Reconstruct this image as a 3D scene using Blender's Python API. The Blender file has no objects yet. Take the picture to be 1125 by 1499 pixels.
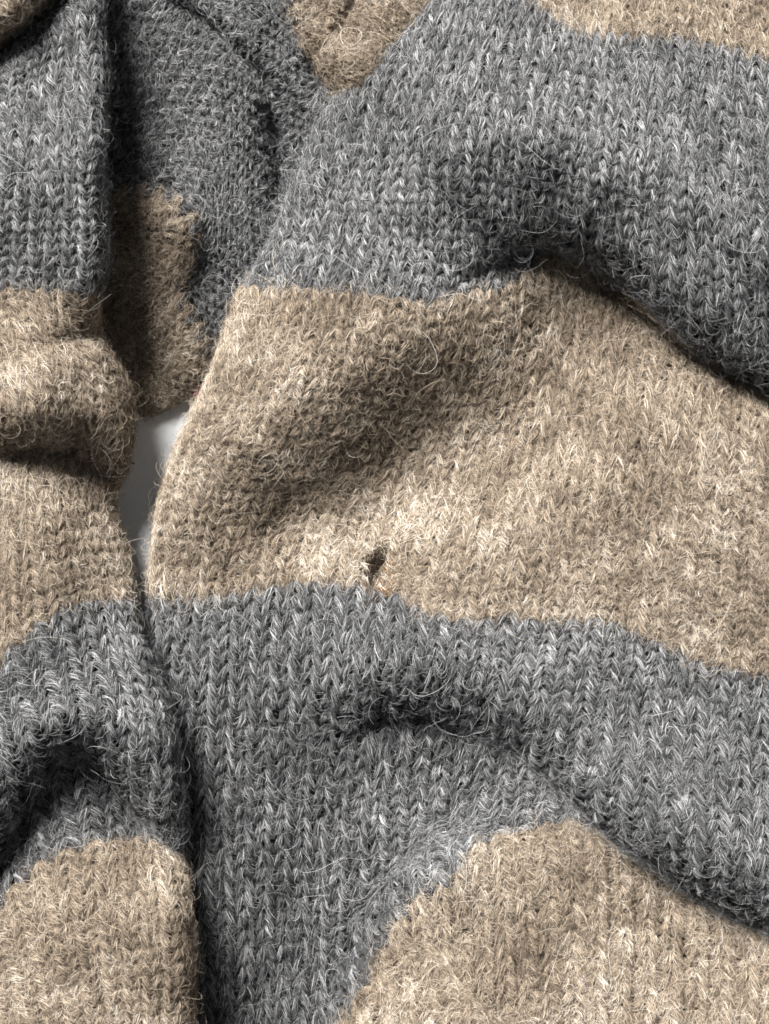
import bpy, math
import numpy as np
from mathutils import Vector

rng = np.random.default_rng(11)
scene = bpy.context.scene

# ------------------------------------------------------------------ camera
PX = 0.0002                    # metres of cloth per photograph pixel at the reference height
ZR = 0.025                     # reference height
D = 0.56                       # camera height above the table
cam_data = bpy.data.cameras.new("camera")
cam = bpy.data.objects.new("camera", cam_data)
scene.collection.objects.link(cam)
cam.location = (0, 0, D)
cam.rotation_euler = (0, 0, 0)
cam_data.sensor_fit = 'VERTICAL'
cam_data.angle = 2 * math.atan(0.5 * 1499 * PX / (D - ZR))
cam_data.clip_start = 0.01
cam_data.clip_end = 20
scene.camera = cam

# ------------------------------------------------------------------ light: a window up and to the left, dim room around
world = bpy.data.worlds.new("World")
scene.world = world
world.use_nodes = True
bg = world.node_tree.nodes["Background"]
bg.inputs[0].default_value = (0.97, 0.985, 1.0, 1)
bg.inputs[1].default_value = 0.08

sun_data = bpy.data.lights.new("window_light", 'SUN')
sun_data.energy = 5.0
sun_data.angle = math.radians(26)
sun_data.color = (1.0, 0.975, 0.94)
sun = bpy.data.objects.new("window_light", sun_data)
scene.collection.objects.link(sun)
AZ, EL = math.radians(120), math.radians(43)     # where the light comes from
ldir = Vector((math.cos(AZ) * math.cos(EL), math.sin(AZ) * math.cos(EL), math.sin(EL)))
sun.rotation_euler = ldir.to_track_quat('Z', 'Y').to_euler()
sun.location = ldir * 1.5

scene.view_settings.view_transform = 'Standard'
scene.view_settings.look = 'None'
scene.view_settings.exposure = 1.45
scene.view_settings.gamma = 1.0
scene.cycles.filter_width = 1.6
scene.cycles.max_bounces = 6
scene.cycles.diffuse_bounces = 2

# ------------------------------------------------------------------ materials
def new_mat(name):
    m = bpy.data.materials.new(name)
    m.use_nodes = True
    nt = m.node_tree
    return m, nt, nt.nodes["Principled BSDF"]

def ramp(nt, stops):
    r = nt.nodes.new("ShaderNodeValToRGB")
    el = r.color_ramp.elements
    while len(el) < len(stops):
        el.new(0.5)
    for e, (p, c) in zip(el, stops):
        e.position = p
        e.color = (*c, 1)
    return r

GREY = [(0.0, (0.010, 0.0101, 0.0106)), (0.30, (0.058, 0.0586, 0.0605)), (0.55, (0.19, 0.192, 0.196)),
        (0.8, (0.43, 0.434, 0.440)), (1.0, (0.72, 0.723, 0.728))]
BEIGE = [(0.0, (0.026, 0.020, 0.015)), (0.28, (0.125, 0.098, 0.074)), (0.55, (0.345, 0.278, 0.208)),
         (0.8, (0.60, 0.51, 0.405)), (1.0, (0.86, 0.81, 0.73))]
CHAR = [(0.0, (0.006, 0.005, 0.004)), (0.5, (0.03, 0.019, 0.011)), (0.8, (0.17, 0.075, 0.018)), (1.0, (0.62, 0.33, 0.08))]

def fibre_mat(name, stops):
    m, nt, p = new_mat(name)
    a = nt.nodes.new("ShaderNodeAttribute")
    a.attribute_name = "tone"
    r = ramp(nt, stops)
    nt.links.new(a.outputs["Fac"], r.inputs[0])
    nt.links.new(r.outputs[0], p.inputs["Base Color"])
    p.inputs["Roughness"].default_value = 0.75
    p.inputs["Specular IOR Level"].default_value = 0.15
    return m

def yarn_mat(name, stops, lo, hi):
    """spun wool: mottled along the strand, with fine fibre relief"""
    m, nt, p = new_mat(name)
    tc = nt.nodes.new("ShaderNodeTexCoord")
    n1 = nt.nodes.new("ShaderNodeTexNoise")
    n1.inputs["Scale"].default_value = 900
    n1.inputs["Detail"].default_value = 6
    n1.inputs["Roughness"].default_value = 0.7
    nt.links.new(tc.outputs["Object"], n1.inputs["Vector"])
    mr = nt.nodes.new("ShaderNodeMapRange")
    mr.inputs[1].default_value, mr.inputs[2].default_value = 0.3, 0.7
    mr.inputs[3].default_value, mr.inputs[4].default_value = lo, hi
    nt.links.new(n1.outputs[0], mr.inputs[0])
    r = ramp(nt, stops)
    nt.links.new(mr.outputs[0], r.inputs[0])
    nt.links.new(r.outputs[0], p.inputs["Base Color"])
    bm = nt.nodes.new("ShaderNodeBump")
    bm.inputs["Strength"].default_value = 0.8
    bm.inputs["Distance"].default_value = 0.0004
    n2 = nt.nodes.new("ShaderNodeTexNoise")
    n2.inputs["Scale"].default_value = 2600
    n2.inputs["Detail"].default_value = 3
    nt.links.new(tc.outputs["Object"], n2.inputs["Vector"])
    nt.links.new(n2.outputs[0], bm.inputs["Height"])
    nt.links.new(bm.outputs[0], p.inputs["Normal"])
    p.inputs["Roughness"].default_value = 0.95
    p.inputs["Specular IOR Level"].default_value = 0.1
    return m

M = {
    'grey': fibre_mat("grey_wool_fibre", GREY), 'beige': fibre_mat("beige_wool_fibre", BEIGE),
    'char': fibre_mat("scorched_fibre", CHAR),
    'grey_yarn': yarn_mat("grey_yarn", GREY, 0.06, 0.42), 'beige_yarn': yarn_mat("beige_yarn", BEIGE, 0.10, 0.50),
    'pink': fibre_mat("pink_fibre", [(0, (0.22, 0.07, 0.08)), (1, (0.50, 0.22, 0.22))]),
}
tm, nt, p = new_mat("white_laminate")
nz = nt.nodes.new("ShaderNodeTexNoise")
nz.inputs["Scale"].default_value = 35
nz.inputs["Detail"].default_value = 5
rr = ramp(nt, [(0.3, (0.74, 0.755, 0.77)), (0.7, (0.80, 0.81, 0.82))])
nt.links.new(nz.outputs[0], rr.inputs[0])
nt.links.new(rr.outputs[0], p.inputs["Base Color"])
p.inputs["Roughness"].default_value = 0.38
M['table'] = tm
sm, nt, p = new_mat("dark_lint")
p.inputs["Base Color"].default_value = (0.012, 0.013, 0.02, 1)
p.inputs["Roughness"].default_value = 0.8
M['lint'] = sm

# ------------------------------------------------------------------ maths helpers
def tps_fit(src, dst, lam=0.0):
    src = np.asarray(src, float); dst = np.asarray(dst, float)
    n = len(src)
    d = np.linalg.norm(src[:, None] - src[None], axis=2)
    K = np.where(d > 0, d * d * np.log(np.maximum(d, 1e-9)), 0) + lam * np.eye(n)
    P = np.hstack([np.ones((n, 1)), src])
    A = np.zeros((n + 3, n + 3))
    A[:n, :n] = K; A[:n, n:] = P; A[n:, :n] = P.T
    b = np.zeros((n + 3, dst.shape[1])); b[:n] = dst
    w = np.linalg.solve(A, b)
    def ev(q):
        q = np.asarray(q, float)
        out = np.empty((len(q), dst.shape[1]))
        for i in range(0, len(q), 20000):
            c = q[i:i + 20000]
            r = np.linalg.norm(c[:, None] - src[None], axis=2)
            U = np.where(r > 0, r * r * np.log(np.maximum(r, 1e-9)), 0)
            out[i:i + 20000] = U @ w[:n] + np.hstack([np.ones((len(c), 1)), c]) @ w[n:]
        return out
    return ev

def smooth(x):
    x = np.clip(x, 0, 1)
    return x * x * (3 - 2 * x)

def poly_dist(q, pts):
    """signed distance to a polyline (positive on its left in a y-up view = upper side of one drawn left to right) and the value carried along it"""
    pts = np.asarray(pts, float)
    best = np.full(len(q), 1e18); sd = np.zeros(len(q)); val = np.zeros(len(q))
    for a, b in zip(pts[:-1], pts[1:]):
        e = b[:2] - a[:2]; L2 = e @ e
        t = np.clip(((q - a[:2]) @ e) / L2, 0, 1)
        c = a[:2] + t[:, None] * e
        d = np.linalg.norm(q - c, axis=1)
        cr = e[0] * (q[:, 1] - a[1]) - e[1] * (q[:, 0] - a[0])     # y down: negative = above
        m = d < best
        best[m] = d[m]; sd[m] = np.where(cr[m] < 0, d[m], -d[m])
        val[m] = (a[2] + t * (b[2] - a[2]))[m]
    return sd, val

def world_pos(px, py, z):
    k = PX * (D - z) / (D - ZR)
    return np.stack([(px - 562.5) * k, -(py - 749.5) * k, z], -1)

WS = 1.17                      # wales per guide unit (the guides below count 6.2 mm units)
WMM, HMM = 6.2 / WS, 3.6       # nominal stitch size in mm
ASP = HMM / 6.2
FINE = 8                       # grid samples per stitch

class Panel:
    """a piece of knitted cloth: (u = wale, v = course) -> a folded surface in space"""
    def __init__(s, u0, u1, v0, v1, guide, heights, lips, dips, hidden, edge, zbase, off=None):
        nu, nv = int(round((u1 - u0) * WS * FINE)) + 1, int((v1 - v0) * FINE) + 1
        u1 = u0 + (nu - 1) / (WS * FINE)
        s.u0, s.u1, s.v0, s.v1 = u0 * WS, u1 * WS, v0, v1
        U = np.linspace(u0, u1, nu); V = np.linspace(v0, v1, nv)
        def hid(u, k):
            xs, ys = hidden[k][0]; return np.interp(u, xs, ys)
        g = np.array(guide, float)
        vp = g[:, 1].copy()
        for k in range(len(hidden)):
            vp -= hid(g[:, 0], k) * (g[:, 1] >= hidden[k][4])
        fmap = tps_fit(np.stack([g[:, 0], vp * ASP], 1), g[:, 2:4], 0.02)
        VP = np.linspace(v0 - 4, v1 + 1, nv + 5 * FINE)
        offv = (lambda v: 0 * v) if off is None else (lambda v: np.interp(v, off[0], off[1]))
        uflat = edge(U[:, None] - offv(VP)[None])[0] + offv(VP)[None]
        prof = edge(U[:, None] - offv(V)[None])[1]
        G = (uflat, np.broadcast_to(VP[None], uflat.shape))
        XY = fmap(np.stack([G[0].ravel(), G[1].ravel() * ASP], 1)).reshape(nu, len(VP), 2)
        X = np.empty((nu, nv)); Y = np.empty((nu, nv))
        flat = XY.reshape(-1, 2)
        sds = [poly_dist(flat, lips[h[1]][0])[0].reshape(nu, -1) if h[1] is not None else None for h in hidden]
        for i in range(nu):
            real = VP.copy(); tot = 0.0
            for k, h in enumerate(hidden):
                dl = float(hid(U[i], k))
                if dl < 0.05: continue
                lo, hi = h[3] - tot, h[2] - tot - dl
                m = (VP > lo) & (VP < hi) & (sds[k][i] > -2)
                lip = VP[m].max() if m.any() else hi
                real = real + dl * smooth((VP - lip) / 0.9 + 0.5)
                tot += dl
            X[i] = np.interp(V, real, XY[i, :, 0]); Y[i] = np.interp(V, real, XY[i, :, 1])
        hp = np.array(heights, float)
        fz = tps_fit(hp[:, :2] / 100, hp[:, 2:3], 0.03)
        q = np.stack([X.ravel(), Y.ravel()], 1)
        Z = fz(q / 100)[:, 0]
        for pts, w, Lu, Ld in lips:
            sd, A = poly_dist(q, pts)
            rr_ = np.clip(sd / w, 0, 1)
            up = (0.5 * np.sqrt(np.maximum(1 - (1 - rr_) ** 2, 0)) + 0.5 * np.sin(rr_ * math.pi / 2)) * np.exp(-np.maximum(sd - w, 0) / Lu)
            Z += A * np.where(sd > 0, 0.75 * up - 0.25 * np.exp(-sd / 14), -0.25 * np.exp(sd / Ld) - 0.16 * np.exp(-((sd + 16) / 22) ** 2))
        for pts, w in dips:
            sd, A = poly_dist(q, pts)
            Z -= A * np.exp(-(sd / w) ** 2)
        # slow undulation of worn cloth
        a_, b_ = q[:, 0] + 18 * np.sin(q[:, 1] / 71 + 0.4), q[:, 1] + 22 * np.sin(q[:, 0] / 58)
        Z += 0.8 * np.sin(a_ / 47 + 1.3 * np.sin(b_ / 83)) * np.sin(b_ / 61 + 0.7) + 0.45 * np.sin(a_ / 21 + b_ / 33) * np.sin(b_ / 29) + 0.25 * np.sin(a_ / 11 - b_ / 17)
        Z = Z.reshape(nu, nv)
        Z = zbase + (np.maximum(Z, zbase + 1) - zbase) * prof
        s.prof = prof
        s.S = world_pos(X, Y, Z / 1000)
        dU = np.gradient(s.S, U * WS, axis=0); dV = np.gradient(s.S, V, axis=1)
        N = np.cross(dV, dU)
        N /= np.linalg.norm(N, axis=2, keepdims=True) + 1e-12
        if N[..., 2].mean() < 0: N = -N
        s.N = N
        rs = np.minimum(np.linalg.norm(dV, axis=2) / (HMM / 1000), np.linalg.norm(dU, axis=2) / (WMM / 1000))
        s.rs = np.clip(rs, 0.3, 1.1)
        A_, B_ = dU / (WMM / 1000), dV / (HMM / 1000)
        aa, bb, ab = (A_ * A_).sum(2), (B_ * B_).sum(2), (A_ * B_).sum(2)
        s.sv = np.sqrt(0.5 * (aa + bb) + np.sqrt(0.25 * (aa - bb) ** 2 + ab ** 2))
        maa, mbb, mab = aa * WMM ** 2, np.maximum(bb, 0.04) * HMM ** 2, ab * WMM * HMM
        s.fa = 1 / np.sqrt(np.maximum(maa - mab ** 2 / mbb, (0.3 * WMM) ** 2))      # u per mm across the wale
        s.fb = -s.fa * mab / mbb                                                   # and the v that goes with it
        s.fb = np.clip(s.fb, -0.45, 0.45)
        s.fc = 1 / np.sqrt(mbb)                                                    # v per mm along the wale
        s.ar = np.sqrt(np.maximum(aa * bb - ab ** 2, 0))
        s.pix = np.stack([X, Y], -1)
        s.mu = np.clip(np.linalg.norm(dU, axis=2) * 1000, 0.8, 14); s.mv = np.clip(np.linalg.norm(dV, axis=2) * 1000, 0.5, 9)
    def _cell(s, u, v):
        a = np.clip((u - s.u0) * FINE, 0, s.S.shape[0] - 1.001); b = np.clip((v - s.v0) * FINE, 0, s.S.shape[1] - 1.001)
        i = a.astype(int); j = b.astype(int)
        return i, j, a - i, b - j
    def samp(s, F, u, v):
        i, j, a, b = s._cell(u, v)
        if F.ndim == 3: a = a[..., None]; b = b[..., None]
        return (F[i, j] * (1 - a) * (1 - b) + F[i + 1, j] * a * (1 - b) + F[i, j + 1] * (1 - a) * b + F[i + 1, j + 1] * a * b)
    def at_true(s, u, v, h):
        return s.samp(s.S, u, v) + s.samp(s.N, u, v) * (h * 0.001)[..., None]
    def at(s, u, v, h):
        """h in mm above the cloth"""
        return s.samp(s.S, u, v) + s.samp(s.N, u, v) * (h * s.samp(s.rs, u, v) * 0.001)[..., None]

# ------------------------------------------------------------------ yarn path of stocking stitch (photographed with the loops pointing up)
def yarn(t, k, r, d):
    """t in 0..2pi along one loop; wale k, course r -> u, v, h(mm)"""
    u = k + t / (2 * math.pi) - 0.042 * np.sin(2 * t)
    v = r + 0.84 * np.cos(t)
    h = -d * np.cos(2 * t)
    return u, v, h

def yarn_tan(t):
    du = (1 / (2 * math.pi) - 0.084 * np.cos(2 * t)) * WMM
    dv = -0.84 * np.sin(t) * HMM
    n = np.hypot(du, dv)
    return du / n, dv / n

def hash01(a, b, c=0):
    x = np.sin(a * 127.1 + b * 311.7 + c * 74.7) * 43758.5453
    return x - np.floor(x)

def mottle(u, v):
    """heathered patches a few stitches wide"""
    def vn(x, y, c):
        i, j = np.floor(x), np.floor(y); a, b = smooth(x - i), smooth(y - j)
        return (hash01(i, j, c) * (1 - a) + hash01(i + 1, j, c) * a) * (1 - b) + (hash01(i, j + 1, c) * (1 - a) + hash01(i + 1, j + 1, c) * a) * b
    return np.clip(0.6 * vn(u * 0.9, v * 0.6, 61) + 0.5 * vn(u * 0.31, v * 0.19, 67) + 0.35 * (vn(u * 2.1, v * 1.3, 71) - 0.5) - 0.05, 0, 1)

def jitter(k, t, r):
    """uneven hand of the knitting: each leg of a loop sits a little off, smoothly along the strand"""
    w = np.sin(t) ** 2
    leg = np.floor(t / math.pi)
    a = hash01(k + leg * 0.5, r, 21) - 0.5; b = hash01(k + leg * 0.5, r, 33) - 0.5; c = hash01(k + leg * 0.5, r, 47) - 0.5
    return 0.15 * a * w, 0.28 * b * w, 0.6 * c * w

def link(ob, parent=None):
    scene.collection.objects.link(ob)
    if parent is not None: ob.parent = parent
    return ob

def mesh_obj(name, verts, faces, mat, parent=None, smooth_shade=True):
    me = bpy.data.meshes.new(name)
    verts = np.asarray(verts, np.float32); faces = np.asarray(faces, np.int32)
    me.vertices.add(len(verts)); me.vertices.foreach_set("co", verts.ravel())
    me.loops.add(faces.size); me.loops.foreach_set("vertex_index", faces.ravel())
    k = faces.shape[1]
    me.polygons.add(len(faces))
    me.polygons.foreach_set("loop_start", np.arange(0, faces.size, k, dtype=np.int32))
    me.polygons.foreach_set("loop_total", np.full(len(faces), k, np.int32))
    me.polygons.foreach_set("use_smooth", np.full(len(faces), smooth_shade))
    me.update(calc_edges=True)
    me.materials.append(mat)
    return link(bpy.data.objects.new(name, me), parent)

def curves_obj(name, pos, rad, tone, mat, parent=None):
    """pos (n, k, 3), rad (n, k), tone (n)"""
    n, k, _ = pos.shape
    hc = bpy.data.hair_curves.new(name)
    hc.add_curves([k] * n)
    hc.attributes["position"].data.foreach_set("vector", np.ascontiguousarray(pos, np.float32).ravel())
    a = hc.attributes.get("radius") or hc.attributes.new("radius", 'FLOAT', 'POINT')
    a.data.foreach_set("value", np.ascontiguousarray(rad, np.float32).ravel())
    a = hc.attributes.new("tone", 'FLOAT', 'CURVE')
    a.data.foreach_set("value", np.ascontiguousarray(tone, np.float32))
    hc.materials.append(mat)
    return link(bpy.data.objects.new(name, hc), parent)

def grid_faces(a, b):
    idx = np.arange(a * b).reshape(a, b)
    return np.stack([idx[:-1, :-1].ravel(), idx[1:, :-1].ravel(), idx[1:, 1:].ravel(), idx[:-1, 1:].ravel()], 1)

# the scorch hole in the beige stripe, photograph pixels: (x, y, radius across, radius along)
HOLE = (549, 829, 14.0, 22.0)
def hole_r(pan, u, v):
    q = pan.samp(pan.pix, u, v)
    x, y = (q[..., 0] - HOLE[0] + 0.3 * (q[..., 1] - HOLE[1])) / HOLE[2], (q[..., 1] - HOLE[1]) / HOLE[3]
    a = np.arctan2(y, x)
    return np.hypot(x, y) * (1 + 0.10 * np.sin(3 * a + 1.0) + 0.14 * np.sin(5 * a + 0.3) + 0.1 * np.sin(9 * a))

def in_view(pan, u, v, m=110):
    q = pan.samp(pan.pix, u, v)
    return (pan.samp(pan.prof, u, v) > 0.04) & (q[..., 0] > -m) & (q[..., 0] < 1125 + m) & (q[..., 1] > -m) & (q[..., 1] < 1499 + m)

def build_stripe(pan, name, colour, label, va, vb, parent, purl=False, hole=False):
    """courses va..vb of a panel: backing cloth, one strand per course, and the loose fibres"""
    va = max(va, pan.v0 + 1); vb = min(vb, pan.v1 - 1)
    beige = colour == 'beige'
    sg = -1 if purl else 1
    d = (1.0 if beige else 1.0) * sg
    r_y = 1.02 if beige else 0.96
    # backing
    uu = np.linspace(pan.u0 + 0.2, pan.u1 - 0.2, int((pan.u1 - pan.u0) * 3)); vv = np.linspace(va - 0.5, vb - 0.5, int((vb - va) * 3) + 1)
    G = np.meshgrid(uu, vv, indexing='ij')
    hh = np.full(G[0].shape, -1.6)
    if hole:
        hh -= 2.6 * np.exp(-(hole_r(pan, G[0], G[1]) / 0.95) ** 2)
    faces = grid_faces(*G[0].shape)
    if hole:
        fr = hole_r(pan, G[0], G[1]).ravel()[faces].mean(1); faces = faces[fr > 0.95]
    stripe = mesh_obj(name, pan.at(G[0], G[1], hh).reshape(-1, 3), faces, M[colour + '_yarn'], parent)
    stripe['label'] = label
    # strands
    NS, NP = 6, 10
    for r in range(int(math.ceil(va)), int(math.ceil(vb))):
        ks = np.arange(math.ceil(pan.u0 + 0.5), math.floor(pan.u1 - 1))
        vis = in_view(pan, ks + 0.5, np.full(len(ks), float(r)))
        if hole: vis &= hole_r(pan, ks + 0.5, np.full(len(ks), float(r))) > 1.15
        if not vis.any(): continue
        V, F, off = [], [], 0
        runs = np.split(np.arange(len(ks)), np.where(np.diff(vis.astype(int)) != 0)[0] + 1)
        for run in runs:
            if not vis[run[0]]: continue
            t = np.arange(len(run) * NP + 1) * (2 * math.pi / NP)
            kk = ks[run[0]]
            u, v, h = yarn(t, kk, r, d)
            ju, jv, jh = jitter(np.floor(t / (2 * math.pi)) + kk, t % (2 * math.pi), r); u = u + ju; v = v + jv; h = h + jh
            tu, tv = yarn_tan(t)
            ph = np.arange(NS) * 2 * math.pi / NS
            rad = r_y * 0.74 * (0.85 + 0.3 * hash01(np.floor(t / math.pi + 0.5), r + 0 * t))
            ox = np.cos(ph)[None] * rad[:, None]; oh = np.sin(ph)[None] * rad[:, None] * 0.85
            P = pan.at(u[:, None] - tv[:, None] * ox / WMM, v[:, None] + tu[:, None] * ox / HMM, h[:, None] + oh)
            n = len(t)
            V.append(P.reshape(-1, 3))
            i = np.arange(n - 1)[:, None] * NS; j = np.arange(NS)[None]; j2 = (j + 1) % NS
            F.append(np.stack([i + j, i + NS + j, i + NS + j2, i + j2], -1).reshape(-1, 4) + off)
            off += n * NS
        mesh_obj("knit_row", np.concatenate(V), np.concatenate(F), M[colour + '_yarn'], stripe)
    pos, rad, tone = [], [], []
    # fibres that lie in the strand
    ks = np.arange(math.floor(pan.u0 + 1), math.floor(pan.u1 - 1)); rs = np.arange(int(math.ceil(va)), int(math.ceil(vb)))
    K, R = [a.ravel().astype(float) for a in np.meshgrid(ks, rs, indexing='ij')]
    m = in_view(pan, K + 0.5, R, 90); K, R = K[m], R[m]
    per = 92 if beige else 120
    K = np.repeat(K, per); R = np.repeat(R, per); n = len(K)
    npt = 6
    t0 = rng.uniform(0, 2 * math.pi, n)
    if not purl:
        side = rng.integers(0, 2, n)
        t0 = np.where(rng.random(n) < 0.85, math.pi * (0.5 + side) + rng.normal(0, 0.55, n), t0)
    Lt = rng.uniform(0.8, 1.9, n) * (0.85 if beige else 1.0)
    sgrid = np.linspace(-0.5, 0.5, npt)
    t = t0[:, None] + Lt[:, None] * sgrid[None]
    u, v, h = yarn(t, K[:, None], R[:, None], d)
    ju, jv, jh = jitter(K[:, None] + np.floor(t / (2 * math.pi)), t % (2 * math.pi), R[:, None]); u = u + ju; v = v + jv; h = h + jh
    tu, tv = yarn_tan(t)
    legid = np.floor(t0 / math.pi)
    legr = 0.82 + 0.36 * hash01(K + legid * 0.37, R)
    rho = r_y * legr * np.sqrt(rng.uniform(0.25, 1.15, n))
    ply = rng.integers(0, 4, n)
    phi = ((ply + 0.5) / 4 * (math.pi + 0.7) - 0.35 + rng.normal(0, 0.26, n))[:, None] + 0.75 * (t - t0[:, None] + (t0 % math.pi - math.pi / 2)[:, None])
    wob = rng.normal(0, 1, (n, 3)); wob2 = rng.normal(0, 1, (n, 3))
    amp = (0.62 if beige else 0.36) * rng.gamma(1.6, 0.62, n)
    curve_ = (sgrid ** 2 * 4)[None] * amp[:, None]; skew = (sgrid * 2)[None] * amp[:, None]
    tip = rng.random(n) < (0.35 if beige else 0.30)
    ox = np.cos(phi) * rho[:, None] + wob[:, :1] * curve_ + wob2[:, :1] * skew * 0.6
    oh = np.sin(phi) * rho[:, None] * 0.9 + wob[:, 1:2] * curve_ * 0.6 + wob2[:, 1:2] * skew * 0.4
    oh = oh + (tip * rng.uniform(0.1, 1.2, n))[:, None] * np.clip(sgrid * 2, 0, 1)[None] ** 2
    oa = wob[:, 2:] * curve_ * 0.5
    u = u + (-tv * ox + tu * oa) / WMM; v = v + (tu * ox + tv * oa) / HMM; h = h + oh
    # where the cloth is sheared the loops keep their own size and stand upright
    uc, vc = K + 0.5, R
    bl = smooth((pan.samp(pan.sv, uc, vc) - 1.55) / 0.45)[:, None]
    x = (u - uc[:, None]) * WMM; y = (v - vc[:, None]) * HMM
    u2 = uc[:, None] + x * pan.samp(pan.fa, uc, vc)[:, None]
    v2 = vc[:, None] + x * pan.samp(pan.fb, uc, vc)[:, None] + y * pan.samp(pan.fc, uc, vc)[:, None]
    u = u + (u2 - u) * bl; v = v + (v2 - v) * bl
    keep = np.ones(n, bool)
    if hole:
        hr = hole_r(pan, u, v).min(1); keep &= hr > 0.75 + 0.4 * rng.random(n)
    stt = hash01(K + legid * 0.5, R, 9)
    plt = hash01(K + legid * 0.5, R + ply * 0.21, 5)
    if beige: tn = -0.27 + 0.66 * rng.beta(1.0, 1.0, n) + 0.14 * stt + 0.26 * plt + 0.52 * mottle(K + legid * 0.5, R)
    else: tn = -0.105 + 0.70 * rng.beta(1.0, 1.0, n) + 0.10 * stt + 0.32 * plt ** 1.2 + 0.20 * mottle(K + legid * 0.5, R) - 0.075
    w = rng.uniform(0.026, 0.056, n)
    prof = np.array([0.45, 0.9, 1, 1, 0.9, 0.35])
    P3 = pan.at(u, v, h); keep &= np.linalg.norm(np.diff(P3, axis=1), axis=2).sum(1) < 0.0062
    pos.append(P3[keep]); rad.append((w[:, None] * prof[None] * 0.001)[keep]); tone.append(np.clip(tn, 0, 1)[keep])
    # felted fuzz and flyaway hairs: little curls lying on the cloth
    def curls(dens, Lmm, curl, lift, hmin, hmax, wd, npt=6, bias=0.0, tl=0.0):
        area = (pan.u1 - pan.u0) * WMM * (vb - va) * HMM
        n = int(area * dens * 2.2)
        u0 = rng.uniform(pan.u0 + 0.3, pan.u1 - 0.3, n); v0 = rng.uniform(va - 0.6, vb - 0.4, n) + rng.normal(0, 0.45, n)
        # thin where the loops leave pits: between wales and between the legs of a loop
        fu = u0 - np.floor(u0)
        pit = np.exp(-(np.minimum(fu, 1 - fu) / 0.17) ** 2) * (0.35 + 0.65 * hash01(np.floor(u0 + 0.5), np.floor(v0 * 0.7), 2)) + 0.8 * np.exp(-((fu - 0.5) / 0.12) ** 2) * (hash01(np.floor(u0), np.floor(v0), 7) > 0.6)
        m = in_view(pan, u0, v0, 60) & (rng.random(n) > pit * 0.95) & (rng.random(n) < np.maximum(pan.samp(pan.ar, u0, v0) / 2.2, 0.3)); u0, v0 = u0[m], v0[m]; n = len(u0)
        L = Lmm * rng.gamma(4, 0.25, n)
        th = rng.uniform(0, 2 * math.pi, n)
        if bias: th = np.where(rng.random(n) < bias, rng.choice([-1, 1], n) * math.pi / 2 + rng.normal(0, 0.45, n), th)
        kap = rng.normal(0, curl, n); dk = rng.normal(0, curl, n)
        ds = L / (npt - 1)
        x = np.zeros((n, npt)); y = np.zeros((n, npt))
        for j in range(1, npt):
            x[:, j] = x[:, j - 1] + np.cos(th) * ds; y[:, j] = y[:, j - 1] + np.sin(th) * ds
            th = th + (kap + dk * (j / npt - 0.5) * 2) * ds
        sg_ = np.linspace(0, 1, npt)[None]
        h0 = rng.uniform(hmin, hmax, n)[:, None]
        hgt = h0 + (lift * rng.gamma(1.5, 0.5, n))[:, None] * (np.sin(sg_ * math.pi * rng.uniform(0.5, 1.0, n)[:, None]))
        u = u0[:, None] + x * pan.samp(pan.fa, u0, v0)[:, None]; v = v0[:, None] + x * pan.samp(pan.fb, u0, v0)[:, None] + y * pan.samp(pan.fc, u0, v0)[:, None]
        keep = (u.min(1) > pan.u0) & (u.max(1) < pan.u1)
        if hole: keep &= hole_r(pan, u, v).min(1) > 0.45 + 0.7 * rng.random(n)
        if beige: tn = rng.beta(1.2, 1.0, n) * 0.78 - 0.17 + 0.48 * mottle(u0, v0) + tl
        else: tn = np.where(rng.random(n) < 0.5, rng.beta(5, 2.5, n), rng.beta(1.6, 3.0, n)) * 0.9 + tl
        w = wd * rng.uniform(0.7, 1.3, n)
        prof = np.interp(np.linspace(0, 1, npt), [0, 0.2, 0.8, 1], [0.6, 1, 0.9, 0.3])
        pos_ = pan.at_true(u, v, hgt)
        keep &= np.linalg.norm(np.diff(pos_, axis=1), axis=2).sum(1) < 1.7 * L * 0.001 + 0.0015
        return pos_[keep], (w[:, None] * prof[None] * 0.001)[keep], np.clip(tn, 0, 1)[keep]
    layers = []
    if beige:
        layers.append(curls(5.4, 2.3, 0.95, 0.42, -0.4, 1.5, 0.027))
        layers.append(curls(0.85, 4.6, 0.55, 1.2, 0.8, 1.8, 0.022, 8, tl=0.06))
    else:
        layers.append(curls(1.9, 2.0, 0.5, 0.40, -0.1, 1.5, 0.028, bias=0.5))
        layers.append(curls(0.50, 4.4, 0.36, 1.2, 0.8, 1.7, 0.021, 8, bias=0.3, tl=0.05))
    far = curls(0.020, 12.0, 0.18, 2.6, 0.8, 1.6, 0.024, 12, tl=0.2)
    curves_all = []
    a = (np.concatenate([pos[0], *[l[0] for l in layers if l[0].shape[1] == 6]]),
         np.concatenate([rad[0], *[l[1] for l in layers if l[1].shape[1] == 6]]),
         np.concatenate([tone[0], *[l[2] for l in layers if l[0].shape[1] == 6]]))
    f = curves_obj("wool_fibres", *a, M[colour], stripe); f['kind'] = 'stuff'
    f = curves_obj("wool_fuzz", *layers[1], M[colour], stripe); f['kind'] = 'stuff'
    f = curves_obj("flyaway_hair", *far, M[colour], stripe); f['kind'] = 'stuff'
    return stripe

# ------------------------------------------------------------------ the table
tab = mesh_obj("table_top", *(lambda s, h: (
    [(-s, -s, -h), (s, -s, -h), (s, s, -h), (-s, s, -h), (-s, -s, 0), (s, -s, 0), (s, s, 0), (-s, s, 0)],
    [(0, 3, 2, 1), (4, 5, 6, 7), (0, 1, 5, 4), (1, 2, 6, 5), (2, 3, 7, 6), (3, 0, 4, 7)]))(0.7, 0.03), M['table'], None, False)
tab['kind'] = 'structure'
tab['label'] = "smooth white table top showing through the gap in the sweater"
tab['category'] = "table"

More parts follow.
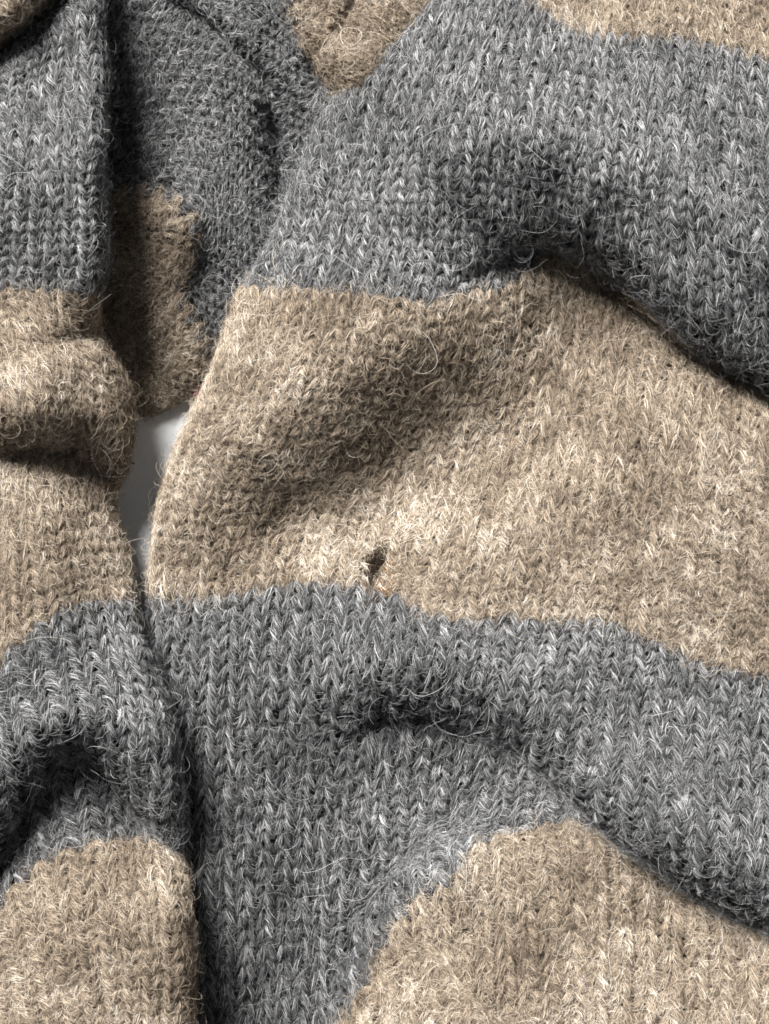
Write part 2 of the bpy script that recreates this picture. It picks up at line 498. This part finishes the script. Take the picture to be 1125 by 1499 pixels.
# ------------------------------------------------------------------ the sweater
sweater = link(bpy.data.objects.new("striped_sweater", None))
sweater['label'] = "rumpled wool sweater knitted in wide grey and beige stripes"
sweater['category'] = "sweater"

def edge_low(ue, wall, rnd):
    """cloth turns down to the table at u <= ue: a wall, then a rounded shoulder"""
    def f(U):
        s = (U - (ue - wall - rnd)) * 1.0
        ang = np.clip((s - wall) / rnd, 0, 1) * math.pi / 2
        Rr = rnd * 2 / math.pi
        flat = np.where(s < wall, 0, np.where(s < wall + rnd, Rr * (1 - np.cos(ang)), Rr + (s - wall - rnd)))
        prof = np.where(s < wall, 0.72 * np.clip(s / wall, 0, 1), 0.72 + 0.28 * np.sin(ang))
        return ue + flat, prof
    return f
def edge_high(ue, wall, rnd):
    g = edge_low(-ue, wall, rnd)
    def f(U):
        a, p_ = g(-U); return -a, p_
    return f

front_guide = [
    # v = 0
    (17, 0, 640, 0), (19.35, 0, 694, -14), (23, 0, 780, 14), (25, 0, 825, 48), (28, 0, 890, 61), (32, 0, 1000, 68), (36, 0, 1110, 95), (39, 0, 1200, 125),
    (19.35, -8, 740, -140), (28, -8, 900, -90), (36, -8, 1120, -50),
    (15, 5, 550, 85), (13.5, 10, 477, 165), (12.7, 15, 438, 258), (12, 20, 406, 345),
    (19.35, 12, 628, 215), (28, 12, 874, 262), (36, 12, 1112, 330), (15.5, 12, 535, 222), (23.5, 12, 745, 225),
    # v = 25
    (11.5, 25, 355, 432), (14, 25, 440, 433), (17, 25, 530, 441), (20, 25, 625, 443), (22, 25, 690, 424), (24, 25, 748, 390), (26, 25, 805, 368),
    (28, 25, 868, 392), (30, 25, 930, 450), (32, 25, 993, 508), (34, 25, 1055, 553), (36, 25, 1116, 582), (39, 25, 1210, 630),
    (11.5, 31, 312, 555), (11.5, 37, 270, 645), (11.5, 43, 239, 740), (11.5, 46.5, 229, 805), (20, 37, 568, 648), (28, 37, 838, 665), (36, 37, 1104, 790), (24, 37, 705, 640), (16, 37, 425, 645),
    # v = 50
    (11.5, 50, 221, 885), (14, 50, 297, 886), (17, 50, 400, 870), (20, 50, 505, 858), (22, 50, 580, 870), (24, 50, 655, 884), (26, 50, 728, 906),
    (28, 50, 800, 918), (30, 50, 872, 932), (32, 50, 945, 962), (34, 50, 1018, 990), (36, 50, 1090, 1003), (39, 50, 1198, 1010),
    (11.5, 57, 205, 1035), (13.5, 57, 272, 1035), (17, 57, 392, 1025), (13.5, 64.5, 264, 1200), (11.5, 64.5, 198, 1200), (17, 64.5, 386, 1200), (20, 57, 500, 1015),
    (17, 72, 388, 1368), (19, 72, 452, 1362), (20.5, 72, 497, 1350), (21.5, 72, 528, 1325), (20.5, 66, 500, 1222), (22, 66, 552, 1212), (23.5, 66, 600, 1195), (24.5, 68, 632, 1195), (25.5, 72, 668, 1185), (22, 69, 552, 1272), (23, 69, 583, 1243), (20, 76, 480, 1440),
    # v = 79
    (11.5, 79, 200, 1560), (13.5, 79, 268, 1560), (17, 79, 385, 1560), (19, 79, 450, 1545), (20.5, 79, 500, 1499), (21.7, 79, 538, 1418), (22.6, 79, 566, 1337), (23.5, 79, 598, 1282), (25, 79, 646, 1246), (26.3, 79, 696, 1217),
    (28, 79, 757, 1210), (29.5, 79, 820, 1215), (30.7, 79, 872, 1232), (32.6, 79, 955, 1288), (34.6, 79, 1040, 1338), (36.4, 79, 1120, 1380), (39, 79, 1220, 1425),
    (22, 92, 560, 1585), (23.5, 86, 618, 1395), (25, 86, 660, 1362), (26, 92, 695, 1462), (30, 92, 845, 1462), (34, 92, 1010, 1570), (38, 92, 1190, 1640), (14, 92, 290, 1850), (18, 92, 420, 1850),
]
front_z = [
    (640, 0, 30), (720, 20, 35), (800, 0, 30), (900, 20, 31), (1060, 20, 25), (1180, 0, 18), (700, -90, 34), (950, -90, 28),
    (560, 100, 27), (700, 120, 38), (850, 120, 33), (1000, 120, 34), (1125, 130, 29),
    (470, 200, 25), (600, 230, 36), (760, 230, 37), (900, 240, 31), (1050, 250, 31), (1180, 300, 30),
    (430, 330, 27), (560, 340, 36), (700, 330, 35), (850, 335, 31), (1000, 400, 28), (1125, 480, 26),
    (380, 450, 32), (480, 460, 42), (580, 460, 44), (670, 440, 37), (740, 420, 32), (785, 440, 25), (860, 480, 20), (930, 540, 26), (1000, 600, 31), (1125, 680, 31),
    (320, 560, 33), (420, 560, 43), (520, 555, 42), (620, 560, 31), (720, 540, 25), (825, 540, 18), (735, 650, 18), (890, 640, 30),
    (270, 680, 31), (360, 650, 40), (440, 660, 35), (560, 640, 26), (555, 750, 19), (660, 720, 23), (800, 740, 33), (950, 760, 34), (1125, 800, 31),
    (230, 800, 27), (330, 770, 28), (420, 770, 22), (500, 790, 24), (600, 800, 29), (720, 830, 33), (900, 850, 34), (1050, 900, 32),
    (220, 890, 21), (300, 880, 25), (420, 870, 28), (560, 870, 29), (700, 900, 33), (850, 930, 33), (1000, 980, 31), (1125, 1000, 28),
    (290, 1000, 23), (400, 980, 30), (520, 960, 31), (650, 990, 35), (800, 1030, 34), (950, 1080, 33), (1125, 1120, 31),
    (300, 1120, 19), (420, 1110, 21), (540, 1120, 22), (650, 1130, 25), (750, 1170, 26), (900, 1180, 35), (1050, 1250, 35), (1125, 1300, 33),
    (320, 1250, 15), (430, 1260, 14), (540, 1250, 17), (640, 1270, 29), (740, 1260, 32), (850, 1280, 30), (950, 1340, 26), (1080, 1400, 25),
    (330, 1400, 11), (430, 1400, 6), (500, 1400, 8), (560, 1400, 20), (620, 1380, 28), (740, 1400, 35), (880, 1420, 33), (1000, 1450, 30), (1125, 1480, 29),
    (350, 1550, 8), (440, 1550, 7), (520, 1550, 20), (650, 1550, 38), (900, 1560, 35), (1125, 1560, 31), (1220, 900, 28), (1220, 1400, 28), (1220, 600, 27),
]
F1 = [(650, 428, 0), (695, 398, 8), (742, 368, 18), (795, 360, 25), (850, 377, 29), (910, 421, 32), (960, 467, 34), (1010, 506, 34), (1060, 538, 32), (1125, 570, 29), (1250, 630, 22)]
F2 = [(485, 1088, 0), (525, 1062, 6), (560, 1046, 12), (620, 1045, 13), (690, 1066, 10), (760, 1102, 8), (820, 1155, 8), (870, 1198, 10), (930, 1253, 14), (1000, 1301, 15), (1060, 1330, 14), (1125, 1360, 13), (1250, 1415, 10)]
front = Panel(8.0, 39.5, -9, 107, front_guide, front_z,
    [(F1, 165, 140, 60), (F2, 75, 100, 60), ([(720, 1200, 0), (680, 1216, 4), (640, 1240, 6), (584, 1279, 8), (552, 1334, 9), (519, 1414, 9), (480, 1499, 9), (438, 1580, 8)], 50, 90, 50)],
    [([(690, 240, 0), (790, 268, 0.8), (900, 305, 2.2), (1020, 356, 3.0), (1125, 425, 3.0), (1250, 490, 3)], 46), ([(634, 750, 0), (618, 780, 2.6), (597, 824, 2.4), (585, 856, 0)], 5), ([(560, 845, 2.0), (575, 800, 1.6), (592, 740, 0)], 6), ([(548, 860, 2.5), (549, 828, 3.0), (556, 785, 0)], 16), ([(352, 868, 0), (358, 835, 2.2), (366, 800, 0)], 5), ([(1060, 880, 0), (1052, 840, 1.4), (1056, 790, 0)], 6)],
    [(((19, 22, 25, 29, 33, 37), (0, 1.5, 6, 6, 2, 0)), 0, 25, 12, 25), (((20.5, 24, 26, 28, 40), (0, 2, 8, 11, 11)), 1, 79, 52, 62)],
    edge_low(11.5, 1.6, 1.9), 1.0, off=((-9, 0, 5, 10, 15, 20, 25), (7, 5.5, 3.5, 2.0, 1.2, 0.5, 0)))

B = "beige_stripe"; Gs = "grey_stripe"
build_stripe(front, B, 'beige', "sunlit beige stripe at the top edge of the front panel", -9, 0, sweater)
build_stripe(front, Gs, 'grey', "grey stripe of the front panel above the scorched beige stripe", 0, 25, sweater)
scorched = build_stripe(front, B, 'beige', "wide beige stripe of the front panel with a small dark scorch hole", 25, 50, sweater, hole=True)
build_stripe(front, Gs, 'grey', "grey stripe of the front panel below the scorch hole", 50, 79, sweater)
build_stripe(front, B, 'beige', "rounded beige stripe at the bottom of the front panel", 79, 107, sweater)

left_guide = [
    (10, -25, 138, -30), (7, -25, 78, 0), (5.5, -25, 40, 38), (4, -25, 0, 68), (2.5, -25, -45, 105), (0.5, -25, -100, 150), (10, -34, 120, -190), (7, -34, 40, -130), (4, -34, -40, -60), (1, -34, -140, 20),
    (10, -18.5, 150, 100), (6.5, -18.5, 56, 112), (3, -18.5, -40, 165), (10, -11, 145, 245), (6, -11, 45, 245), (3, -11, -45, 270),
    (10, -2, 148, 400), (10, 0, 138, 440), (7, 0, 62, 433), (4, 0, -25, 430), (1, 0, -110, 430),
    (10, 4, 148, 505), (10, 7, 180, 560), (10, 11, 188, 625), (7, 11, 95, 620), (4, 11, 5, 620), (1, 11, -90, 620),
    (10, 14, 178, 690), (10, 16.5, 160, 735), (7, 16, 88, 725), (10, 20, 178, 800),
    (10, 25, 190, 887), (8, 25, 150, 889), (6.5, 25, 100, 896), (5, 25, 40, 937), (4, 25, 0, 977), (2, 25, -70, 1020),
    (10, 28.5, 209, 950), (10, 32, 237, 1020), (10, 37, 258, 1110), (7, 33, 150, 1030), (4, 33, 20, 1100),
    (10, 50, 262, 1252), (8, 50, 200, 1241), (6, 50, 130, 1246), (4.5, 50, 60, 1272), (3, 50, 0, 1336), (1, 50, -70, 1400),
    (10, 56, 275, 1360), (10, 64, 276, 1510), (7, 64, 180, 1510), (4, 64, 80, 1520), (0, 64, -60, 1560), (10, 72, 276, 1650), (4, 72, 85, 1660),
]
left_z = [
    (-80, -60, 34), (-20, -20, 44), (22, 14, 50), (60, 60, 40), (0, 110, 33), (110, 40, 38), (110, -60, 36), (60, 110, 37), (110, 110, 41),
    (60, 230, 47), (110, 220, 52), (0, 220, 40), (-80, 200, 28), (60, 400, 37), (115, 420, 42), (0, 400, 34), (-80, 400, 26), (60, 310, 45), (110, 310, 50), (60, 480, 34), (120, 490, 33),
    (60, 560, 43), (140, 580, 27), (0, 560, 40), (60, 640, 34), (160, 640, 19), (110, 560, 33), (60, 720, 36), (140, 760, 27), (0, 720, 37), (-80, 640, 36),
    (60, 850, 41), (160, 860, 28), (0, 850, 43), (-80, 850, 38), (60, 1000, 44), (160, 1000, 38), (0, 1050, 42), (220, 1100, 36), (-80, 1050, 36),
    (120, 1160, 33), (200, 1220, 29), (50, 1230, 34), (120, 1300, 42), (220, 1320, 42), (20, 1400, 40), (120, 1450, 44), (230, 1450, 42), (-80, 1400, 32),
    (120, 1600, 44), (230, 1600, 42), (-20, 1600, 38),
]
L2 = [(-120, 645, 12), (0, 652, 14), (60, 652, 15), (110, 660, 14), (150, 688, 13), (200, 722, 10)]
L3 = [(-100, 1400, 8), (-40, 1310, 12), (0, 1255, 16), (30, 1185, 18), (80, 1115, 18), (122, 1100, 17), (155, 1125, 16), (200, 1188, 15), (262, 1250, 12)]
leftp = Panel(-1.0, 13.3, -33, 70, left_guide, left_z,
    [(L2, 55, 80, 60), (L3, 60, 80, 50)],
    [([(-60, 124, 26), (0, 71, 28), (42, 39, 28), (88, -7, 26), (125, -60, 18)], 20), ([(30, 512, 0), (90, 502, 4), (150, 478, 9), (190, 470, 9)], 16)],
    [(((0, 10), (6, 6)), 1, 50, 27, 50)],
    edge_high(10, 1.6, 1.7), 1.0)
build_stripe(leftp, B, 'beige', "scrap of beige stripe in the top corner beyond the dark crease", -33, -25, sweater)
build_stripe(leftp, Gs, 'grey', "brightly lit grey stripe of the side panel beside the dark hollow", -25, 0, sweater)
build_stripe(leftp, B, 'beige', "beige stripe of the side panel creased beside the white table", 0, 25, sweater)
build_stripe(leftp, Gs, 'grey', "grey stripe of the side panel with a deep curled crease", 25, 50, sweater)
build_stripe(leftp, B, 'beige', "beige stripe at the bottom of the side panel", 50, 70, sweater)

back_guide = [
    (0, 0, 140, 265), (2, 0, 200, 274), (4, 0, 258, 291), (5.3, 0, 288, 325), (7, 0, 279, 383), (8.5, 0, 268, 430), (10, 0, 290, 472), (11.5, 0, 312, 512), (13.5, 0, 340, 570),
    (0, -10, 40, 335), (5, -10, 125, 440), (9, -10, 165, 530), (12, -10, 200, 597), (13.5, -10, 240, 620),
    (0, 22, 400, -60), (2, 22, 428, -10), (4, 22, 442, 50), (6, 22, 470, 95), (8, 22, 500, 132), (12, 22, 560, 230), (14, 22, 600, 300),
    (0, 11, 270, 60), (4, 11, 335, 150), (8, 11, 372, 275), (12, 11, 430, 400), (14, 11, 460, 460),
    (-4, -10, -40, 210), (-4, 0, 100, 130), (-4, 11, 215, -20), (-4, 22, 360, -130), (-9, 0, 40, -30), (-9, 11, 150, -130),
    (2, 34, 600, -70), (6, 34, 630, 50), (10, 34, 690, 140), (12.5, -4, 270, 575), (0, 44, 720, -180), (6, 44, 760, -20),
]
back_z = [
    (160, 200, 3), (250, 150, 9), (330, 100, 19), (360, 200, 19), (400, 200, 10), (450, 250, 16), (300, 400, 11), (330, 480, 8), (250, 320, 17), (265, 480, 13), (205, 400, 12),
    (160, 500, 6), (240, 560, 6), (200, 590, 4.5), (480, 60, 21), (560, 40, 28), (610, 0, 29), (530, 90, 28), (490, 0, 20), (150, 50, 3), (250, -30, 10), (400, 20, 17), (420, 360, 14), (500, 300, 14), (160, 320, 8),
    (60, 300, 4), (60, 100, 4), (60, 500, 4), (640, 100, 18), (700, 0, 22), (720, -60, 22),
]
back = Panel(-9, 15.6, -11, 44, back_guide, back_z,
    [([(415, -40, 6), (428, 20, 7), (450, 70, 7), (490, 122, 6), (540, 180, 0)], 35, 50, 50), ([(140, 262, 4), (200, 270, 5), (262, 288, 6), (294, 325, 6), (282, 383, 6), (272, 430, 6), (296, 472, 6), (318, 520, 6)][::-1], 40, 40, 40)],
    [([(352, 60, 0), (384, 120, 9), (400, 190, 12), (408, 255, 11), (398, 330, 0)], 14), ([(215, -20, 6), (270, 15, 9), (320, 50, 10), (352, 90, 6), (384, 120, 0)], 13), ([(530, -30, 9), (514, 10, 10), (500, 42, 9), (478, 66, 0)], 10), ([(425, 120, 0), (452, 90, 6), (470, 130, 6), (478, 150, 0)], 12)],
    [], edge_high(12.6, 1.2, 1.6), 0.8)
build_stripe(back, B, 'beige', "shadowed beige stripe inside the sweater above the white gap", -11, 0, sweater, purl=True)
build_stripe(back, Gs, 'grey', "grey inside of the sweater in shadow between the panels", 0, 22, sweater, purl=True)
build_stripe(back, B, 'beige', "bright beige tuft inside the sweater at the top", 22, 44, sweater, purl=True)

# ------------------------------------------------------------------ scorched fibres in and round the hole
def near_hole():
    us, vs = np.meshgrid(np.linspace(19 * WS, 24 * WS, 260), np.linspace(43, 51.5, 300), indexing='ij')
    q = front.samp(front.pix, us, vs); return us.ravel(), vs.ravel(), q.reshape(-1, 2)
us, vs, qq = near_hole()
def uv_at(x, y):
    i = np.argmin((qq[:, 0] - x) ** 2 + (qq[:, 1] - y) ** 2); return us[i], vs[i]
P_, R_, T_ = [], [], []
def scorch(cx, cy, rx, ry, n, tone_a, tone_b, h0, h1, Lm, w):
    for _ in range(n):
        a = rng.uniform(0, 2 * math.pi); q = math.sqrt(rng.random())
        yy = ry * q * math.sin(a)
        u0, v0 = uv_at(cx + rx * q * math.cos(a) - 0.35 * yy, cy + yy)
        th = rng.uniform(0, 2 * math.pi); k = rng.normal(0, 0.8); L = Lm * rng.uniform(0.6, 1.4)
        x = y = 0.0; U_, V_, H_ = [], [], []
        hh = rng.uniform(h0, h1)
        for j in range(6):
            U_.append(u0 + x / WMM); V_.append(v0 + y / HMM); H_.append(hh + 0.25 * math.sin(j))
            x += math.cos(th) * L / 5; y += math.sin(th) * L / 5; th += k * L / 5
        P_.append(front.at(np.array(U_), np.array(V_), np.array(H_))); R_.append(np.full(6, w * 0.001 * rng.uniform(0.7, 1.3))); T_.append(rng.uniform(tone_a, tone_b))
scorch(549, 828, 14, 25, 900, 0.0, 0.42, -2.4, 0.4, 2.0, 0.07)
scorch(549, 829, 15, 29, 700, 0.0, 0.5, 0.3, 1.9, 1.9, 0.04)
scorch(550, 831, 20, 35, 300, 0.25, 0.74, 0.7, 2.1, 2.0, 0.03)
scorch(566, 864, 8, 12, 46, 0.55, 0.97, 0.6, 1.9, 2.0, 0.055)
scorch(549, 878, 6, 13, 150, 0.0, 0.7, 0.0, 1.5, 1.8, 0.05)
scorch(574, 834, 5, 14, 14, 0.6, 1.0, 0.8, 1.9, 2.4, 0.04)
f = curves_obj("scorch_mark", np.array(P_), np.array(R_), np.array(T_), M['char'], scorched)
f['label'] = "dark brown scorched hole with orange singed fibres"
f['kind'] = 'stuff'

# ------------------------------------------------------------------ long wisps that stand off the cloth and reach over folds and gaps
def wisps(pan, parent, colour, n, ulo, uhi, vlo, vhi, Lm, up, tone_lo, tone_hi, w):
    npt = 14
    u = rng.uniform(ulo * WS, uhi * WS, n); v = rng.uniform(vlo, vhi, n)
    m = in_view(pan, u, v, 0); u, v = u[m], v[m]; n = len(u)
    root = pan.at_true(u, v, np.full(n, 0.7)); nrm = pan.samp(pan.N, u, v)
    d = rng.normal(0, 1, (n, 3)); d[:, 2] *= 0.35; d = d / np.linalg.norm(d, axis=1, keepdims=True) + nrm * up
    d /= np.linalg.norm(d, axis=1, keepdims=True)
    ax = rng.normal(0, 0.5, (n, 3)); ax[:, 2] += rng.choice([-1, 1], n) * 1.2
    L = Lm * rng.gamma(5, 0.2, n) * 0.001; ds = (L / (npt - 1))[:, None]
    k = rng.uniform(40, 330, (n, 1)); kd = rng.normal(0, 120, (n, 1))
    P = np.empty((n, npt, 3)); P[:, 0] = root
    for j in range(1, npt):
        P[:, j] = P[:, j - 1] + d * ds
        d = d + np.cross(ax, d) * (k + kd * (j / npt - 0.5)) * ds; d[:, 2] -= 0.03
        d /= np.linalg.norm(d, axis=1, keepdims=True)
    P[..., 2] = np.maximum(P[..., 2], 0.0004)
    R = (w * rng.uniform(0.7, 1.3, n))[:, None] * np.interp(np.linspace(0, 1, npt), [0, 0.5, 1], [1, 0.9, 0.35])[None] * 0.001
    f = curves_obj("flyaway_hair", P, R, rng.uniform(tone_lo, tone_hi, n), M[colour], parent); f['kind'] = 'stuff'
parts = {o['label']: o for o in sweater.children}
by = lambda key: next(o for l, o in parts.items() if key in l)
wisps(front, scorched, 'beige', 190, 12, 38, 25, 50, 12, 0.5, 0.6, 1.0, 0.024)
wisps(front, scorched, 'beige', 50, 10.6, 12.3, 28, 49, 8, 0.3, 0.5, 0.95, 0.024)
wisps(front, by("above the scorched"), 'grey', 150, 13, 38, 0, 24, 12, 0.5, 0.6, 1.0, 0.022)
wisps(front, by("below the scorch"), 'grey', 150, 12, 38, 50, 78, 12, 0.5, 0.6, 1.0, 0.022)
wisps(front, by("bottom of the front"), 'beige', 120, 20, 38, 79, 95, 12, 0.5, 0.6, 1.0, 0.024)
wisps(leftp, by("creased beside"), 'beige', 60, 2, 11.3, 0, 25, 11, 0.5, 0.6, 1.0, 0.024)
wisps(leftp, by("creased beside"), 'beige', 45, 9.4, 11.3, 4, 24, 9, 0.2, 0.5, 0.95, 0.024)
wisps(leftp, by("brightly lit"), 'grey', 70, 2, 11, -24, 0, 10, 0.4, 0.6, 1.0, 0.022)
wisps(leftp, by("deep curled"), 'grey', 70, 2, 11, 26, 49, 10, 0.4, 0.6, 1.0, 0.022)
wisps(leftp, by("bottom of the side"), 'beige', 50, 2, 11, 50, 66, 11, 0.4, 0.6, 1.0, 0.024)
wisps(back, by("in shadow between"), 'grey', 60, -4, 12, 1, 21, 9, 0.4, 0.6, 1.0, 0.022)
wisps(back, by("above the white gap"), 'beige', 40, 2, 13, -10, -1, 9, 0.3, 0.5, 0.95, 0.024)

# ------------------------------------------------------------------ specks
q = world_pos(np.array(287.0), np.array(574.0), np.array(0.026))
P_ = []
for _ in range(7):
    a = rng.uniform(0, 2 * math.pi); k = rng.normal(0, 900); p0 = q + rng.normal(0, 0.0005, 3); pts = []
    for j in range(7):
        pts.append(p0.copy()); p0 = p0 + np.array([math.cos(a), math.sin(a), 0.1]) * 0.00032; a += k * 0.00032
    P_.append(pts)
o = curves_obj("pink_thread", np.array(P_), np.full((7, 7), 0.00004), rng.uniform(0, 1, 7), M['pink'])
o['label'] = "tiny wisp of pink thread caught on the panel edge above the gap"
o['category'] = "thread"
def speck(name, x, y, z, rx, ry, rz, rot, mat):
    V, F = [], []
    nu, nv = 10, 6
    for j in range(nv + 1):
        for i in range(nu):
            a = 2 * math.pi * i / nu; b = -math.pi / 2 + math.pi * j / nv
            k = 1 + 0.28 * math.sin(3 * a + 1.0) * math.cos(b) + 0.15 * math.sin(5 * a + j)
            xx, yy = rx * k * math.cos(a) * math.cos(b), ry * k * math.sin(a) * math.cos(b)
            V.append((xx * math.cos(rot) - yy * math.sin(rot), xx * math.sin(rot) + yy * math.cos(rot), rz * math.sin(b)))
    for j in range(nv):
        for i in range(nu):
            F.append((j * nu + i, j * nu + (i + 1) % nu, (j + 1) * nu + (i + 1) % nu, (j + 1) * nu + i))
    o = mesh_obj(name, V, F, mat)
    o.location = world_pos(np.array(float(x)), np.array(float(y)), np.array(z))
    return o
o = speck("lint_speck", 193, 677, 0.0004, 0.0009, 0.0005, 0.0004, -0.6, M['lint'])
o['label'] = "tiny dark lint speck lying on the white table"
o['category'] = "speck"
